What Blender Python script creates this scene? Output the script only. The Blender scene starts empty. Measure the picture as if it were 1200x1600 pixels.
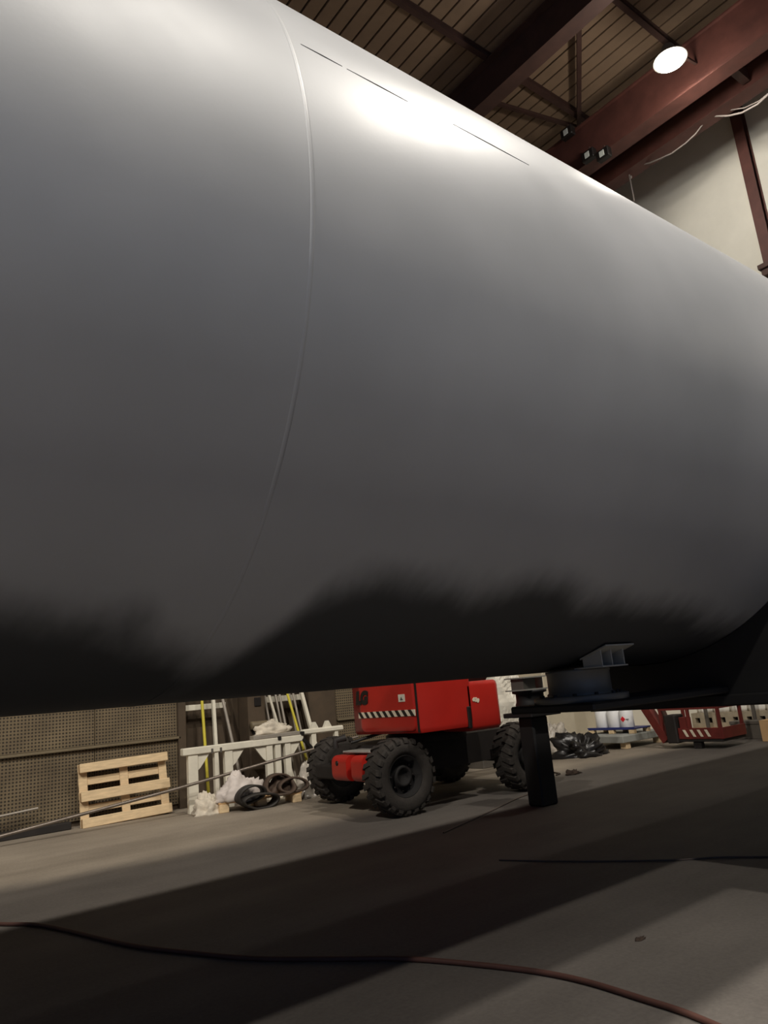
import bpy, math, random
from mathutils import Vector, Matrix, noise as mnoise
R = math.radians
PI = math.pi
scene = bpy.context.scene
col = scene.collection

# ------------------------------------------------------------------ camera
# world: X runs along the big tube, Y runs across the hall to the back wall, Z is up
cam_d = bpy.data.cameras.new('camera')
cam = bpy.data.objects.new('camera', cam_d); col.objects.link(cam)
fw = Vector((0.60969527, 0.75695434, 0.23514211))
rt = Vector((0.78881965, -0.60852139, -0.08640179))
up = Vector((-0.0776868, -0.23816348, 0.96811307))
m = Matrix.Identity(4)
for i in range(3):
    m[i][0] = rt[i]; m[i][1] = up[i]; m[i][2] = -fw[i]
m[0][3], m[1][3], m[2][3] = 0.0, 0.0, 1.45
cam.matrix_world = m
cam_d.sensor_fit = 'VERTICAL'; cam_d.sensor_height = 36.0
cam_d.lens = 36.0 * 1164.0 / 1600.0
cam_d.clip_end = 200
scene.camera = cam

# ------------------------------------------------------------------ world, exposure
w = bpy.data.worlds.new('hall_world'); scene.world = w; w.use_nodes = True
w.node_tree.nodes['Background'].inputs[0].default_value = (0.5, 0.55, 0.6, 1)
w.node_tree.nodes['Background'].inputs[1].default_value = 0.02
scene.view_settings.view_transform = 'Standard'
scene.view_settings.look = 'None'
scene.view_settings.gamma = 1.0
scene.view_settings.use_curve_mapping = False
scene.view_settings.exposure = 0.0

# high-bay lamps of the hall: (position, power, cone degrees); their fixtures are built further down
HIGH_BAYS = [((7.9, -0.2, 13.6), 2700.0, 150), ((-6.0, -0.3, 13.6), 7000.0, 150),
             ((3.4, -3.6, 13.7), 3000.0, 150), ((-2.5, -7.1, 13.9), 5000.0, 150)]
LAMP_COL = (1.0, 0.935, 0.845)

# ------------------------------------------------------------------ materials
def lin(c):
    return tuple(((v/255.0)/12.92 if v <= 10 else ((v/255.0+0.055)/1.055)**2.4) for v in c)
MATS = {}
def mat(name, rgb, rough=0.7, metal=0.0, var=0.25, scale=6.0, bump=0.0, bscale=40.0, spec=0.5, stretch=None):
    if name in MATS: return MATS[name]
    M = bpy.data.materials.new(name); M.use_nodes = True
    nt = M.node_tree; b = nt.nodes['Principled BSDF']
    b.inputs['Roughness'].default_value = rough; b.inputs['Metallic'].default_value = metal
    b.inputs['Specular IOR Level'].default_value = spec
    c = lin(rgb)
    tc = nt.nodes.new('ShaderNodeTexCoord')
    src = tc.outputs['Object']
    if stretch:
        mp = nt.nodes.new('ShaderNodeMapping'); mp.inputs['Scale'].default_value = stretch
        nt.links.new(src, mp.inputs['Vector']); src = mp.outputs['Vector']
    n = nt.nodes.new('ShaderNodeTexNoise'); n.inputs['Scale'].default_value = scale
    n.inputs['Detail'].default_value = 6; n.inputs['Roughness'].default_value = 0.6
    nt.links.new(src, n.inputs['Vector'])
    r = nt.nodes.new('ShaderNodeValToRGB')
    r.color_ramp.elements[0].position = 0.3; r.color_ramp.elements[1].position = 0.7
    r.color_ramp.elements[0].color = tuple(v*(1-var) for v in c)+(1,)
    r.color_ramp.elements[1].color = tuple(min(1, v*(1+var)) for v in c)+(1,)
    nt.links.new(n.outputs['Fac'], r.inputs['Fac']); nt.links.new(r.outputs['Color'], b.inputs['Base Color'])
    if bump:
        n2 = nt.nodes.new('ShaderNodeTexNoise'); n2.inputs['Scale'].default_value = bscale; n2.inputs['Detail'].default_value = 4
        nt.links.new(src, n2.inputs['Vector'])
        bp = nt.nodes.new('ShaderNodeBump'); bp.inputs['Strength'].default_value = bump; bp.inputs['Distance'].default_value = 0.02
        nt.links.new(n2.outputs['Fac'], bp.inputs['Height']); nt.links.new(bp.outputs['Normal'], b.inputs['Normal'])
    MATS[name] = M
    return M

def emat(name, rgb, strength):
    M = bpy.data.materials.new(name); M.use_nodes = True
    b = M.node_tree.nodes['Principled BSDF']
    b.inputs['Base Color'].default_value = (*rgb, 1)
    b.inputs['Emission Color'].default_value = (*rgb, 1); b.inputs['Emission Strength'].default_value = strength
    MATS[name] = M; return M

def math_node(nt, op, a, b=None, clamp=False):
    n = nt.nodes.new('ShaderNodeMath'); n.operation = op; n.use_clamp = clamp
    for k, v in enumerate((a, b)):
        if v is None: continue
        if hasattr(v, 'links'): nt.links.new(v, n.inputs[k])
        else: n.inputs[k].default_value = v
    return n.outputs[0]

def tube_material():
    M = bpy.data.materials.new('sprayed_grey_paint'); M.use_nodes = True
    nt = M.node_tree; b = nt.nodes['Principled BSDF']; L = nt.links.new
    tc = nt.nodes.new('ShaderNodeTexCoord')
    sp = nt.nodes.new('ShaderNodeSeparateXYZ'); L(tc.outputs['Object'], sp.inputs[0])
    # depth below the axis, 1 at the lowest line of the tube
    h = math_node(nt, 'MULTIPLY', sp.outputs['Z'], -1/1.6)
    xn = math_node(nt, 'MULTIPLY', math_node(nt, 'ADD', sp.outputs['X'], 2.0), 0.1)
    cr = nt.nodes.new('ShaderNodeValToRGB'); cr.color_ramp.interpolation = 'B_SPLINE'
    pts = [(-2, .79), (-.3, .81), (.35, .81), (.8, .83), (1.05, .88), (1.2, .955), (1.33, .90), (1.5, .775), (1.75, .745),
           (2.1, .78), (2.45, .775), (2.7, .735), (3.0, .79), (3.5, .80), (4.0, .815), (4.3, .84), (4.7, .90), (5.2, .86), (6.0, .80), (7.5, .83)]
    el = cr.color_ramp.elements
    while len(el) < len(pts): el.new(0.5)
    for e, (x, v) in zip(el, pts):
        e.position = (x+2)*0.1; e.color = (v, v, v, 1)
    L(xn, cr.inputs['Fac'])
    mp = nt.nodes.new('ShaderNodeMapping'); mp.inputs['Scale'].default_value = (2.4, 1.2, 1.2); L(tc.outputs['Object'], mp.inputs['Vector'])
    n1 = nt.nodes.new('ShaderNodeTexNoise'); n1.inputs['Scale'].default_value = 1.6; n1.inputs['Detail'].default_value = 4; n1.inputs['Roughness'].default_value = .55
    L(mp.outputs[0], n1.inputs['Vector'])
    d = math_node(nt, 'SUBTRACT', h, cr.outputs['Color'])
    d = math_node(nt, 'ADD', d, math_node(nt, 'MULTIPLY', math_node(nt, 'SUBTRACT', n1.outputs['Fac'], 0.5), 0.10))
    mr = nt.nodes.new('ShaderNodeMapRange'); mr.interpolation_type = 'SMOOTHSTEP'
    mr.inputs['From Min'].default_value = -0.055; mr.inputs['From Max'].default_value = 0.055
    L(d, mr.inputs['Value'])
    # blotchy sprayed top coat
    n2 = nt.nodes.new('ShaderNodeTexNoise'); n2.inputs['Scale'].default_value = 0.9; n2.inputs['Detail'].default_value = 4
    L(tc.outputs['Object'], n2.inputs['Vector'])
    top = nt.nodes.new('ShaderNodeValToRGB')
    top.color_ramp.elements[0].position = .3; top.color_ramp.elements[0].color = (.265, .272, .278, 1)
    top.color_ramp.elements[1].position = .7; top.color_ramp.elements[1].color = (.34, .345, .35, 1)
    L(n2.outputs['Fac'], top.inputs['Fac'])
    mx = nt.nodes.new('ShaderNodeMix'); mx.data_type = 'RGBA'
    L(mr.outputs[0], mx.inputs['Factor']); L(top.outputs[0], mx.inputs['A']); mx.inputs['B'].default_value = (.02, .022, .024, 1)  # near-black below a wavy line that varies along the tube
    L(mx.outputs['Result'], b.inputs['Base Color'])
    n3 = nt.nodes.new('ShaderNodeTexNoise'); n3.inputs['Scale'].default_value = 1.7; n3.inputs['Detail'].default_value = 5
    L(tc.outputs['Object'], n3.inputs['Vector'])
    rr = nt.nodes.new('ShaderNodeMapRange'); rr.inputs['From Min'].default_value = .3; rr.inputs['From Max'].default_value = .7
    rr.inputs['To Min'].default_value = .36; rr.inputs['To Max'].default_value = .48
    L(n3.outputs['Fac'], rr.inputs['Value'])
    ra = math_node(nt, 'ADD', rr.outputs[0], math_node(nt, 'MULTIPLY', mr.outputs[0], 0.25))
    L(ra, b.inputs['Roughness'])
    b.inputs['Specular IOR Level'].default_value = .75
    n4 = nt.nodes.new('ShaderNodeTexNoise'); n4.inputs['Scale'].default_value = 70; n4.inputs['Detail'].default_value = 2
    L(tc.outputs['Object'], n4.inputs['Vector'])
    bp = nt.nodes.new('ShaderNodeBump'); bp.inputs['Strength'].default_value = .015; bp.inputs['Distance'].default_value = .01
    L(n4.outputs['Fac'], bp.inputs['Height']); L(bp.outputs[0], b.inputs['Normal'])
    return M

def floor_material():
    M = bpy.data.materials.new('worn_concrete'); M.use_nodes = True
    nt = M.node_tree; b = nt.nodes['Principled BSDF']; L = nt.links.new
    tc = nt.nodes.new('ShaderNodeTexCoord')
    def nz(scale, detail, rough=.6, st=None):
        n = nt.nodes.new('ShaderNodeTexNoise'); n.inputs['Scale'].default_value = scale
        n.inputs['Detail'].default_value = detail; n.inputs['Roughness'].default_value = rough
        if st:
            mp = nt.nodes.new('ShaderNodeMapping'); mp.inputs['Scale'].default_value = st
            mp.inputs['Rotation'].default_value = (0, 0, .12)
            L(tc.outputs['Object'], mp.inputs['Vector']); L(mp.outputs[0], n.inputs['Vector'])
        else: L(tc.outputs['Object'], n.inputs['Vector'])
        return n.outputs['Fac']
    a = math_node(nt, 'ADD', math_node(nt, 'MULTIPLY', nz(.55, 8, .65), .55), math_node(nt, 'MULTIPLY', nz(1.0, 6, .6, (.25, 1.6, 1)), .45))
    a = math_node(nt, 'ADD', a, math_node(nt, 'MULTIPLY', math_node(nt, 'SUBTRACT', nz(38, 3), .5), .30))
    def ramp(c0, c1):
        r = nt.nodes.new('ShaderNodeValToRGB'); e = r.color_ramp.elements
        e[0].position = .33; e[0].color = (*c0, 1); e[1].position = .68; e[1].color = (*c1, 1)
        L(a, r.inputs['Fac']); return r.outputs[0]
    # floor colour turns paler in a strip along the back wall
    sp = nt.nodes.new('ShaderNodeSeparateXYZ'); L(tc.outputs['Object'], sp.inputs[0])
    yy = math_node(nt, 'ADD', sp.outputs['Y'], math_node(nt, 'MULTIPLY', math_node(nt, 'SUBTRACT', nz(.8, 5), .5), .7))
    mr = nt.nodes.new('ShaderNodeMapRange'); mr.interpolation_type = 'SMOOTHSTEP'
    mr.inputs['From Min'].default_value = 7.7; mr.inputs['From Max'].default_value = 8.6; L(yy, mr.inputs['Value'])
    mx = nt.nodes.new('ShaderNodeMix'); mx.data_type = 'RGBA'
    L(mr.outputs[0], mx.inputs['Factor']); L(ramp((.074, .065, .058), (.146, .130, .114)), mx.inputs['A'])
    L(ramp((.20, .168, .132), (.38, .325, .255)), mx.inputs['B']); L(mx.outputs['Result'], b.inputs['Base Color'])
    b.inputs['Roughness'].default_value = .72; b.inputs['Specular IOR Level'].default_value = .35
    bp = nt.nodes.new('ShaderNodeBump'); bp.inputs['Strength'].default_value = .12; bp.inputs['Distance'].default_value = .01
    L(nz(60, 4), bp.inputs['Height']); L(bp.outputs[0], b.inputs['Normal'])
    return M

def perforated_material():
    """brown acoustic sheet with a square grid of dark punched holes, about 45 mm apart"""
    M = bpy.data.materials.new('perforated_sheet'); M.use_nodes = True
    nt = M.node_tree; b = nt.nodes['Principled BSDF']; L = nt.links.new
    tc = nt.nodes.new('ShaderNodeTexCoord'); sp = nt.nodes.new('ShaderNodeSeparateXYZ'); L(tc.outputs['Object'], sp.inputs[0])
    def cell(s):
        f = math_node(nt, 'FRACT', math_node(nt, 'MULTIPLY', s, 1/.046))
        return math_node(nt, 'POWER', math_node(nt, 'SUBTRACT', f, .5), 2)
    d = math_node(nt, 'SQRT', math_node(nt, 'ADD', cell(sp.outputs['X']), cell(sp.outputs['Z'])))
    mr = nt.nodes.new('ShaderNodeMapRange'); mr.inputs['From Min'].default_value = .2; mr.inputs['From Max'].default_value = .32
    L(d, mr.inputs['Value'])
    n = nt.nodes.new('ShaderNodeTexNoise'); n.inputs['Scale'].default_value = 2.2; n.inputs['Detail'].default_value = 6
    L(tc.outputs['Object'], n.inputs['Vector'])
    r = nt.nodes.new('ShaderNodeValToRGB')
    r.color_ramp.elements[0].position = .3; r.color_ramp.elements[0].color = (*lin((92, 79, 60)), 1)
    r.color_ramp.elements[1].position = .7; r.color_ramp.elements[1].color = (*lin((122, 107, 82)), 1)
    L(n.outputs['Fac'], r.inputs['Fac'])
    mx = nt.nodes.new('ShaderNodeMix'); mx.data_type = 'RGBA'
    L(mr.outputs[0], mx.inputs['Factor']); mx.inputs['A'].default_value = (.03, .024, .017, 1); L(r.outputs[0], mx.inputs['B'])
    L(mx.outputs['Result'], b.inputs['Base Color']); b.inputs['Roughness'].default_value = .75
    bp = nt.nodes.new('ShaderNodeBump'); bp.inputs['Strength'].default_value = .8; bp.inputs['Distance'].default_value = .01
    L(mr.outputs[0], bp.inputs['Height']); L(bp.outputs[0], b.inputs['Normal'])
    return M

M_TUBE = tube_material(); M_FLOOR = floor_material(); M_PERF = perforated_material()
M_WELD = mat('weld_bead_paint', (196, 194, 188), .35, var=.06)
M_SEAM = mat('dark_seam', (105, 102, 98), .5, var=.1)
M_BLACK = mat('black_painted_steel', (24, 23, 22), .6, var=.2)
M_CHARC = mat('dusty_steel', (92, 91, 86), .45, var=.15)
M_GREYST = mat('dusty_grey_steel', (150, 149, 142), .5, var=.12)
M_RUBBER = mat('tyre_rubber', (50, 45, 40), .85, var=.3, scale=9, bump=.2)
M_RIM = mat('dark_rim', (26, 23, 21), .8)
M_RED = mat('red_gloss_paint', (178, 40, 32), .28, var=.08, scale=3)
M_REDOLD = mat('dull_red_paint', (106, 38, 33), .5, var=.2)
M_CREAM = mat('cream_stripe', (226, 214, 190), .5, var=.05)
M_DECAL = mat('black_decal', (26, 22, 20), .5, var=.05)
M_DARKMACH = mat('dark_greasy_machinery', (32, 27, 24), .7, var=.3)
M_PINE = mat('raw_pine', (216, 190, 150), .75, var=.18, scale=5, stretch=(1, 6, 6), bump=.1)
M_PINE2 = mat('aged_pine', (196, 158, 112), .8, var=.22, scale=5, stretch=(1, 6, 6), bump=.1)
M_WHITEP = mat('dusty_white_paint', (222, 216, 198), .55, var=.1, scale=5)
M_GALV = mat('galvanised_pole', (168, 160, 148), .45, metal=.3, var=.12)
M_YELLOW = mat('yellow_pole_paint', (206, 192, 62), .5, var=.1)
M_BROWNW = mat('dark_brown_boarding', (76, 63, 48), .8, var=.2, scale=4)
M_LEDGE = mat('ledge_steel', (112, 100, 78), .6, var=.15)
M_BEIGE = mat('beige_wall_panel', (196, 186, 164), .7, var=.08, scale=2)
M_ADDED_DOOR = mat('added_door_dark', (48, 44, 38), .6, var=.1)
M_COOL = mat('cool_bounce_cladding', (66, 94, 140), .7, var=.06, scale=1)  # blue of the unseen walls, chosen to throw cool light on the tube
M_WHITEW = mat('white_wall_panel', (226, 222, 208), .75, var=.05, scale=1.2)
M_ROOF = mat('roof_sheet', (146, 121, 97), .7, var=.12, scale=2)
M_ROOFDK = mat('roof_joint', (52, 42, 36), .9, var=.1)
M_RUST = mat('red_oxide_steel', (86, 50, 42), .6, var=.22, scale=3)
M_DKSTEEL = mat('dark_oxide_steel', (74, 50, 42), .7, var=.2, scale=3)
M_CLOTHW = mat('dirty_white_cloth', (206, 196, 178), .9, var=.2, scale=8, bump=.3, bscale=25)
M_TARP = mat('grey_tarpaulin', (206, 196, 188), .6, var=.12, scale=5)
M_STRAP = mat('dark_brown_strap', (74, 58, 46), .75, var=.25, scale=10)
M_STRAPB = mat('black_strap', (42, 38, 33), .65, var=.2, scale=10)
M_PLAST = mat('cloudy_plastic_film', (178, 170, 158), .25, var=.3, scale=9, bump=.4, bscale=18)
M_BLKPL = mat('black_plastic_sheet', (34, 32, 31), .3, var=.25, scale=8)
M_SHEETW = mat('white_plastic_sheet', (218, 212, 198), .4, var=.1, scale=5)
M_CAN = mat('white_canister_plastic', (232, 232, 232), .4, var=.04)
M_LABELR = mat('red_hazard_label', (214, 22, 40), .5, var=.03)
M_BLUE = mat('blue_tray', (44, 52, 110), .5, var=.15)
M_SLAB = mat('grey_slab_steel', (158, 160, 154), .55, var=.12, scale=5)
M_BLOCK = mat('concrete_block', (166, 154, 132), .85, var=.15, scale=8, bump=.2)
M_HOLE = mat('block_hollow', (30, 20, 14), .9)
M_BAG = mat('white_woven_sack', (228, 224, 214), .7, var=.08, scale=7)
M_CARD = mat('cardboard', (206, 168, 120), .8, var=.1, scale=4)
M_DKPANEL = mat('dark_grey_crate', (92, 86, 78), .7, var=.15)
M_HOSE = mat('brown_rubber_hose', (76, 48, 40), .6, var=.15)
M_HOSE2 = mat('dark_rubber_cable', (92, 80, 72), .6, var=.15)
M_CABLE = mat('pale_cable', (150, 140, 132), .5, var=.05)
M_LEAF = mat('dry_debris', (58, 44, 34), .9)
M_PIPE = mat('dull_steel_pipe', (128, 118, 108), .35, metal=.6, var=.2, scale=8)
M_LAMP = emat('lamp_glow', (1.0, .95, .84), 40.0)
M_HOUS = mat('lamp_housing', (120, 116, 108), .5, metal=.4, var=.1)
M_GLASS = mat('floodlight_glass', (210, 214, 204), .2, var=.05)

# ------------------------------------------------------------------ mesh helpers
class MB:
    def __init__(s): s.v = []; s.f = []; s.smooth = []
    def add(s, vs, fs, smooth=False):
        o = len(s.v); s.v += [tuple(p) for p in vs]; s.f += [tuple(i+o for i in f) for f in fs]; s.smooth += [smooth]*len(fs); return s
    def box(s, x0, y0, z0, x1, y1, z1, c=0.0):
        """box with a small chamfer c on every vertical/horizontal edge"""
        if c <= 0:
            vs = [(x, y, z) for z in (z0, z1) for y in (y0, y1) for x in (x0, x1)]
            return s.add(vs, [(0, 2, 3, 1), (4, 5, 7, 6), (0, 1, 5, 4), (2, 6, 7, 3), (0, 4, 6, 2), (1, 3, 7, 5)])
        c = min(c, (x1-x0)*.45, (y1-y0)*.45, (z1-z0)*.45)
        vs = []; idx = {}
        for ix, (xo, xi) in enumerate(((x0, x0+c), (x1, x1-c))):
            for iy, (yo, yi) in enumerate(((y0, y0+c), (y1, y1-c))):
                for iz, (zo, zi) in enumerate(((z0, z0+c), (z1, z1-c))):
                    for a, p in enumerate(((xo, yi, zi), (xi, yo, zi), (xi, yi, zo))):
                        idx[ix, iy, iz, a] = len(vs); vs.append(p)
        F = []
        g = lambda x, y, z, a: idx[x, y, z, a]
        for k in (0, 1):
            F.append([g(k, 0, 0, 0), g(k, 1, 0, 0), g(k, 1, 1, 0), g(k, 0, 1, 0)])
            F.append([g(0, k, 0, 1), g(1, k, 0, 1), g(1, k, 1, 1), g(0, k, 1, 1)])
            F.append([g(0, 0, k, 2), g(1, 0, k, 2), g(1, 1, k, 2), g(0, 1, k, 2)])
        for a in (0, 1):
            for b in (0, 1):
                F.append([g(a, b, 0, 0), g(a, b, 1, 0), g(a, b, 1, 1), g(a, b, 0, 1)])
                F.append([g(a, 0, b, 0), g(a, 1, b, 0), g(a, 1, b, 2), g(a, 0, b, 2)])
                F.append([g(0, a, b, 1), g(1, a, b, 1), g(1, a, b, 2), g(0, a, b, 2)])
                for d in (0, 1): F.append([g(a, b, d, 0), g(a, b, d, 1), g(a, b, d, 2)])
        ctr = Vector(((x0+x1)/2, (y0+y1)/2, (z0+z1)/2))
        out = []
        for f in F:
            p = [Vector(vs[i]) for i in f]
            n = (p[1]-p[0]).cross(p[2]-p[0])
            mid = sum(p, Vector())/len(p)
            out.append(tuple(f) if n.dot(mid-ctr) > 0 else tuple(reversed(f)))
        return s.add(vs, out)
    def bar(s, a, b, wd, ht, upv=(0, 0, 1)):
        a = Vector(a); b = Vector(b); d = (b-a).normalized(); u = Vector(upv)
        if abs(d.dot(u)) > .98: u = Vector((1, 0, 0))
        sd = d.cross(u).normalized(); u = sd.cross(d)
        vs = [p+sd*wd/2*i+u*ht/2*j for p in (a, b) for j in (-1, 1) for i in (-1, 1)]
        return s.add(vs, [(0, 1, 3, 2), (4, 6, 7, 5), (0, 4, 5, 1), (2, 3, 7, 6), (0, 2, 6, 4), (1, 5, 7, 3)])
    def tube(s, pts, r, n=10, cap=True):
        pts = [Vector(p) for p in pts]; rings = []
        u = None
        for i, p in enumerate(pts):
            d = (pts[min(i+1, len(pts)-1)]-pts[max(i-1, 0)]).normalized()
            if u is None:
                u = Vector((0, 0, 1)) if abs(d.z) < .9 else Vector((1, 0, 0))
            u = (u-d*u.dot(d)).normalized(); sd = d.cross(u)
            rr = r[i] if isinstance(r, (list, tuple)) else r
            rings.append([p+(u*math.cos(2*PI*k/n)+sd*math.sin(2*PI*k/n))*rr for k in range(n)])
        vs = [q for rg in rings for q in rg]; fs = []
        for i in range(len(pts)-1):
            for k in range(n):
                k2 = (k+1) % n
                fs.append((i*n+k, (i+1)*n+k, (i+1)*n+k2, i*n+k2))
        s.add(vs, fs, True)
        if cap:
            s.add(rings[0], [tuple(range(n))]); s.add(rings[-1], [tuple(reversed(range(n)))])
        return s
    def lathe(s, prof, c, axis='Z', n=32, closed=False):
        """prof: list of (radius, along); revolved about an axis through c"""
        c = Vector(c); vs = []; fs = []
        for (r, a) in prof:
            for k in range(n):
                t = 2*PI*k/n; p, q = r*math.cos(t), r*math.sin(t)
                vs.append(c+Vector({'Z': (p, q, a), 'Y': (q, a, p), 'X': (a, p, q)}[axis]))
        m_ = len(prof)
        for i in range(m_ if closed else m_-1):
            j = (i+1) % m_
            for k in range(n):
                k2 = (k+1) % n
                fs.append((i*n+k, i*n+k2, j*n+k2, j*n+k))
        return s.add(vs, fs, True)
    def prism(s, poly, d0, d1, axis='Y'):
        """poly 2-D outline extruded d0..d1; axis Y: poly=(x,z); X: (y,z); Z: (x,y)"""
        P = lambda p, d: {'Y': (p[0], d, p[1]), 'X': (d, p[0], p[1]), 'Z': (p[0], p[1], d)}[axis]
        n = len(poly); vs = [P(p, d0) for p in poly]+[P(p, d1) for p in poly]
        fs = [tuple(range(n)), tuple(reversed(range(n, 2*n)))]
        fs += [(i, i+n, (i+1) % n+n, (i+1) % n) for i in range(n)]
        return s.add(vs, fs)
    def mesh(s, name):
        me = bpy.data.meshes.new(name); me.from_pydata(s.v, [], s.f); me.update()
        for p, sm in zip(me.polygons, s.smooth): p.use_smooth = sm
        import bmesh
        bm = bmesh.new(); bm.from_mesh(me); bmesh.ops.recalc_face_normals(bm, faces=bm.faces); bm.to_mesh(me); bm.free()
        return me
    def build(s, name, material, parent=None, origin=None):
        if origin is not None:
            o = Vector(origin); s.v = [tuple(Vector(p)-o) for p in s.v]
        me = s.mesh(name); me.materials.append(material)
        ob = bpy.data.objects.new(name, me); col.objects.link(ob)
        if origin is not None: ob.location = origin
        if parent is not None: ob.parent = parent
        return ob

def tag(o, label=None, cat=None, group=None, kind=None):
    if label: o['label'] = label
    if cat: o['category'] = cat
    if group: o['group'] = group
    if kind: o['kind'] = kind
    return o
def empty(name, loc=(0, 0, 0), rz=0.0):
    o = bpy.data.objects.new(name, None); col.objects.link(o)
    o.location = loc; o.rotation_euler = (0, 0, rz); o.empty_display_size = .1
    return o
def inst(src, loc, parent=None, rot=None):
    o = src.copy(); col.objects.link(o); o.location = loc
    if rot is not None: o.rotation_euler = rot
    o.parent = parent
    return o
def struct(o): o['kind'] = 'structure'; return o

def lump(name, material, c, dims, seed, amp=.25, freq=2.2, crease=.5, sub=(36, 18), parent=None):
    """crumpled mound resting on z = c.z : dims = half sizes x, y and height"""
    nu, nv = sub; vs = []; fs = []
    for j in range(nv+1):
        ph = (PI/2)*j/nv
        for i in range(nu):
            th = 2*PI*i/nu
            d = Vector((math.cos(th)*math.cos(ph), math.sin(th)*math.cos(ph), math.sin(ph)))
            q = d*freq+Vector((seed*3.1, seed*1.7, seed))
            k = 1+amp*mnoise.noise(q)*1.6 - crease*amp*abs(mnoise.noise(q*2.6))*2 + .35*amp*mnoise.noise(q*6)
            vs.append((d.x*dims[0]*k, d.y*dims[1]*k, max(0.0, d.z*dims[2]*k)))
    for j in range(nv):
        for i in range(nu):
            i2 = (i+1) % nu
            fs.append((j*nu+i, j*nu+i2, (j+1)*nu+i2, (j+1)*nu+i))
    fs.append(tuple(reversed(range(nu))))
    b = MB(); b.add(vs, fs, True)
    o = b.build(name, material, parent); o.location = c
    return o

# ================================================================== THE HALL
X0, X1, Y0, Y1, ZR = -14.0, 17.0, -12.0, 12.0, 15.0
fl = MB(); fl.box(X0, Y0, -.3, X1, Y1, 0); struct(fl.build('floor', M_FLOOR))
ceil_ = struct(MB().box(X0, Y0, ZR+.05, X1, Y1, ZR+.3).build('ceiling', M_ROOFDK))
n_r = int((X1-X0)/.32)
rp = None
for k in range(n_r):
    if rp is None:
        rp = MB().box(0, Y0+.02, 0, .275, Y1-.02, .06).build('roof_panel', M_ROOF, ceil_); rp.location = (X0+.02, 0, ZR); 
    else: inst(rp, (X0+.02+k*.32, 0, ZR), ceil_)
wb = struct(MB().box(X0, Y1, 0, X1, Y1+.3, ZR+.05).build('wall_back', M_BROWNW))
struct(MB().box(X0, Y0-.3, 0, X1, Y0, ZR+.05).build('wall_front', M_COOL))
struct(MB().box(X0-.3, Y0, 0, X0, Y1, ZR+.05).build('wall_left', M_COOL))
we = struct(MB().box(X1, Y0, 0, X1+.3, Y1, ZR+.05).build('wall_right', M_WHITEW))
# white cladding sheets of the end wall above the beige back-wall skirting are one smooth surface; its posts are built below

# perforated sheets on the back wall, in two tiers with a steel ledge between
def perf_run(xa, xb, width):
    n = max(1, round((xb-xa)/width)); wd = (xb-xa)/n
    lo = hi = None
    for k in range(n):
        x = xa+k*wd
        if lo is None:
            lo = MB().box(0, 0, 0, wd-.012, .05, .95).build('perforated_panel', M_PERF, wb); lo.location = (x, 11.66, .075)
            hi = MB().box(0, 0, 0, wd-.012, .05, 1.9).build('perforated_panel', M_PERF, wb); hi.location = (x, 11.66, 1.075)
        else:
            inst(lo, (x, 11.66, .075), wb); inst(hi, (x, 11.66, 1.075), wb)
    MB().box(xa, 11.60, 1.03, xb, 11.72, 1.07, .008).build('ledge', M_LEDGE, wb)
    MB().box(xa, 11.70, 0, xb, Y1, 3.0).build('backing_frame', M_BROWNW, wb)
perf_run(-5.5, 4.88, 1.3)
perf_run(7.86, 11.1, 1.08)
for k, (x0, x1) in enumerate(((4.84, 4.97), (7.26, 7.82))):
    MB().box(x0, 11.60, 0, x1, Y1, 3.2, .01).build('pilaster', M_BROWNW, wb)
# beige lining sheets further along the back wall
bp_ = None
for k in range(5):
    if bp_ is None:
        bp_ = MB().box(0, 0, 0, 1.14, .06, 3.2, .006).build('lining_panel', M_BEIGE, wb); bp_.location = (11.15, 11.9, 0)
    else: inst(bp_, (11.15+k*1.16, 11.9, 0), wb)
# upper shelf rail in the bay
MB().box(4.98, 11.72, 1.44, 5.72, 11.78, 1.53, .006).build('shelf_rail', M_WHITEP, wb)
MB().box(6.2, 11.72, 1.46, 7.24, 11.78, 1.56, .006).build('shelf_rail', M_WHITEP, wb)

# purlins, rafters, bracing
def ibeam(name, material, p0, p1, depth, width, tf=.03, tw=.02, parent=None, axis='Y'):
    """I-section between p0 and p1, running along axis; p0.z is the underside"""
    b = MB(); x, y, z = p0
    if axis == 'Y':
        L0, L1 = y, p1[1]
        b.box(x-width/2, L0, z, x+width/2, L1, z+tf); b.box(x-width/2, L0, z+depth-tf, x+width/2, L1, z+depth)
        b.box(x-tw/2, L0, z+tf, x+tw/2, L1, z+depth-tf)
    elif axis == 'X':
        L0, L1 = x, p1[0]
        b.box(L0, y-width/2, z, L1, y+width/2, z+tf); b.box(L0, y-width/2, z+depth-tf, L1, y+width/2, z+depth)
        b.box(L0, y-tw/2, z+tf, L1, y+tw/2, z+depth-tf)
    else:
        L0, L1 = z, p1[2]
        b.box(x-depth/2, y-width/2, L0, x-depth/2+tf, y+width/2, L1); b.box(x+depth/2-tf, y-width/2, L0, x+depth/2, y+width/2, L1)
        b.box(x-depth/2+tf, y-tw/2, L0, x+depth/2-tf, y+tw/2, L1)
    return b.build(name, material, parent)
for y in (-8.8, -6.3, -3.8, -1.3, 1.2, 3.7, 6.2, 8.7, 11.2):
    ibeam('purlin', M_DKSTEEL, (X0+.02, y, ZR-.18), (X1-.02, y, 0), .18, .12, .015, .012, ceil_, 'X')
for x in (-7.2, -1.1, 5.0, 11.2):
    ibeam('rafter', M_DKSTEEL, (x, Y0+.02, ZR-1.12), (x, Y1-.02, 0), .93, .36, .035, .03, ceil_, 'Y')
MB().bar((12.1, 7.0, ZR-.25), (14.6, 8.95, ZR-.25), .10, .10).bar((12.0, 6.9, ZR-.22), (12.1, 7.0, ZR-.22), .16, .14).build('roof_brace', M_DKSTEEL, ceil_)
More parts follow.
